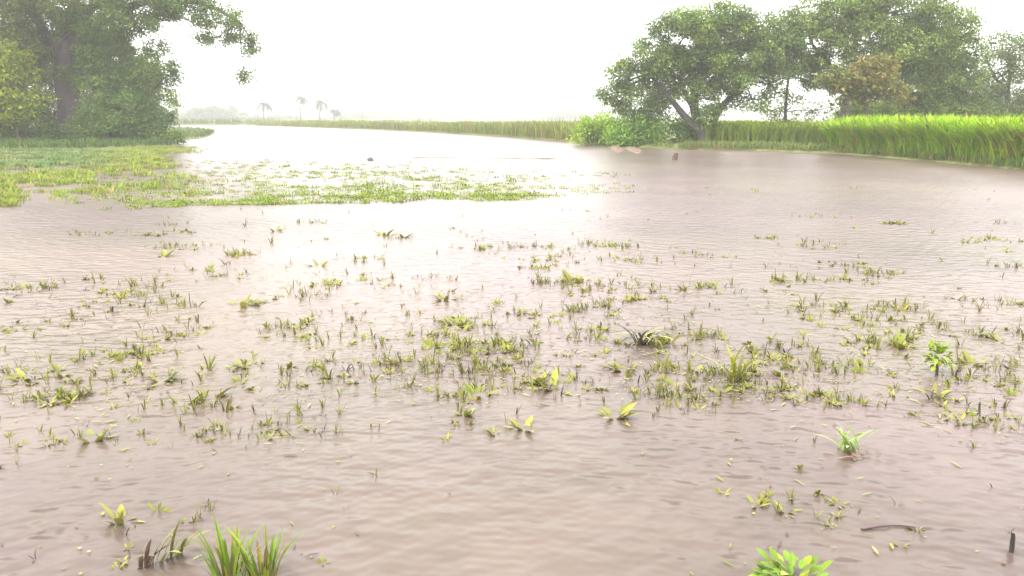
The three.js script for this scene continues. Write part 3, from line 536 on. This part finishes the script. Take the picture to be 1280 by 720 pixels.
// the clumps that stand out
function clump(name, label, px, py, seed, leaves, data = {}) {
  const r = rng(seed), root = new THREE.Group(), p = onWater(px, py); root.position.set(p.x, 0, p.z);
  leaves(r, (fn, n = 'leaf') => { const b = new Builder(); fn(b); const m = new THREE.Mesh(b.geometry(), bladeMat); m.name = n; root.add(m); });
  return add(root, name, { label, category: 'plant', ...data });
}
const lush = C(0.16, 0.27, 0.02), lushYellow = C(0.3, 0.33, 0.04);
clump('grass_clump', 'tall bright green grass clump of upright blades rising from open brown water', 308, 724, 701, (r, part) => {
  for (let i = 0; i < 110; i++) part(b => { const sgn = i % 2 ? 1 : -1, a = r() * 6.283, q = 0.055 * Math.sqrt(r()); b.blade(V(sgn * 0.066 + Math.cos(a) * q, -0.03, Math.sin(a) * q), 0.1 + 0.2 * r(), 0.007 + 0.008 * r(), a, 0.02 + 0.3 * r(), 0.1 + 0.9 * r(), vary(r() < 0.55 ? lush : r() < 0.5 ? lushYellow : C(0.22, 0.16, 0.06), r, 0.35), 6); }, 'blade');
});
clump('leafy_clump', 'vivid green clump of broad rounded leaves at the foot of open brown water', 988, 734, 702, (r, part) => {
  for (let i = 0; i < 110; i++) part(b => { const a = r() * 6.283, q = 0.11 * Math.sqrt(r()), d = V(Math.cos(a), 0.1 + 1.6 * r(), Math.sin(a)); b.leaf(V(Math.cos(a) * q, 0.0 + 0.08 * r(), Math.sin(a) * q), 0.035 + 0.035 * r(), 0.02 + 0.016 * r(), d, V(0.1, 1, 0.1), vary(r() < 0.6 ? C(0.17, 0.3, 0.02) : r() < 0.6 ? C(0.27, 0.31, 0.03) : C(0.16, 0.2, 0.04), r, 0.3)); });
  for (let i = 0; i < 7; i++) part(b => { const a = r() * 6.283; b.blade(V(0.04 * Math.cos(a), -0.03, 0.04 * Math.sin(a)), 0.1, 0.008, a, 0.3, 0.3, C(0.2, 0.25, 0.05), 3); }, 'stem');
});
clump('round_weed', 'round bright green weed head on a short dark stem', 1170, 468, 703, (r, part) => {
  part(b => b.limb([V(0, -0.05, 0), V(0.005, 0.05, 0), V(-0.005, 0.13, 0)], 0.012, 0.008, C(0.12, 0.1, 0.06), 6), 'stem');
  for (let i = 0; i < 110; i++) part(b => { const d = V(r() - 0.5, r() * 1.1 - 0.45, r() - 0.5).normalize(), tw = d.clone().add(V((r() - 0.5) * 1.4, (r() - 0.3) * 1.2, (r() - 0.5) * 1.4)); b.leaf(V(0, 0.135, 0).addScaledVector(d, 0.02 + 0.065 * r()), 0.03 + 0.03 * r(), 0.022 + 0.012 * r(), tw, V(0.1, 1, 0.2), vary(r() < 0.7 ? C(0.24, 0.34, 0.03) : olive, r, 0.3)); });
});
clump('bent_weed', 'yellow green weed bent over with dark wet leaves beneath', 804, 430, 704, (r, part) => {
  for (let i = 0; i < 26; i++) part(b => { const a = (i < 18 ? 0.2 : 3) + (r() - 0.5) * 2.2; b.blade(V((r() - 0.5) * 0.1, -0.02, (r() - 0.5) * 0.08), 0.2 + 0.16 * r(), 0.02 + 0.012 * r(), a, 0.2 + 0.4 * r(), 1.3 + 1.0 * r(), vary(r() < 0.6 ? C(0.4, 0.36, 0.05) : dusky, r, 0.25), 6); }, 'blade');
});
clump('fanned_weed', 'small yellow green weed with fanned leaves left of the round weed head', 918, 474, 705, (r, part) => {
  for (let i = 0; i < 18; i++) part(b => { const a = r() * 6.283; b.blade(V((r() - 0.5) * 0.06, -0.02, (r() - 0.5) * 0.06), 0.2 + 0.14 * r(), 0.018 + 0.01 * r(), a, 0.1 + 0.5 * r(), 0.6 + r(), vary(r() < 0.7 ? C(0.34, 0.36, 0.05) : olive, r, 0.25), 6); }, 'blade');
});
clump('rusty_footed_weed', 'pale green tuft with reddish brown dead leaves lying at its foot', 1062, 562, 706, (r, part) => {
  for (let i = 0; i < 18; i++) part(b => { const a = r() * 6.283; b.blade(V((r() - 0.5) * 0.12, -0.02, (r() - 0.5) * 0.08), 0.13 + 0.1 * r(), 0.014 + 0.008 * r(), a, 0.1 + 0.5 * r(), 0.5 + r(), vary(r() < 0.7 ? C(0.22, 0.32, 0.08) : C(0.36, 0.4, 0.16), r, 0.25), 6); }, 'blade');
  for (let i = 0; i < 16; i++) part(b => { const a = r() * 6.283; b.leaf(V((r() - 0.5) * 0.26, 0.012 + 0.008 * r(), 0.05 + r() * 0.1), 0.035 + 0.04 * r(), 0.016, V(Math.cos(a), 0.1, Math.sin(a)), V(0, 1, 0), vary(C(0.2, 0.115, 0.07), r, 0.35)); }, 'dead_leaf');
});
clump('slanting_weed', 'olive and brown clump slanting over the water beside the tall grass clump', 192, 708, 707, (r, part) => {
  for (let i = 0; i < 22; i++) part(b => { const t = i / 22, a = 0.2 + (r() - 0.5) * 1.6; b.blade(V(lerp(-0.06, 0.08, t), -0.02, lerp(0.02, -0.1, t)), 0.12 + 0.1 * r(), 0.012 + 0.01 * r(), a, 0.1 + 0.4 * r(), 0.4 + r(), vary(t < 0.35 ? brown : r() < 0.6 ? olive : green, r, 0.3), 6); }, 'blade');
});
clump('dark_stick', 'single dark broken stick upright in the water', 1263, 690, 708, (r, part) => part(b => b.limb([V(0, -0.05, 0), V(0.004, 0.04, 0), V(-0.002, 0.085, 0.004)], 0.011, 0.008, C(0.06, 0.05, 0.04), 7), 'stick'), { category: 'stick' });
clump('floating_twig', 'thin purple brown twig floating flat on open water', 1108, 660, 709, (r, part) => part(b => b.limb([V(-0.12, 0.004, 0.02), V(-0.03, 0.008, 0), V(0.06, 0.006, -0.012), V(0.13, 0.004, 0.0)], 0.006, 0.003, C(0.13, 0.08, 0.09), 6), 'twig'), { category: 'twig' });

renderer.render(scene, camera);
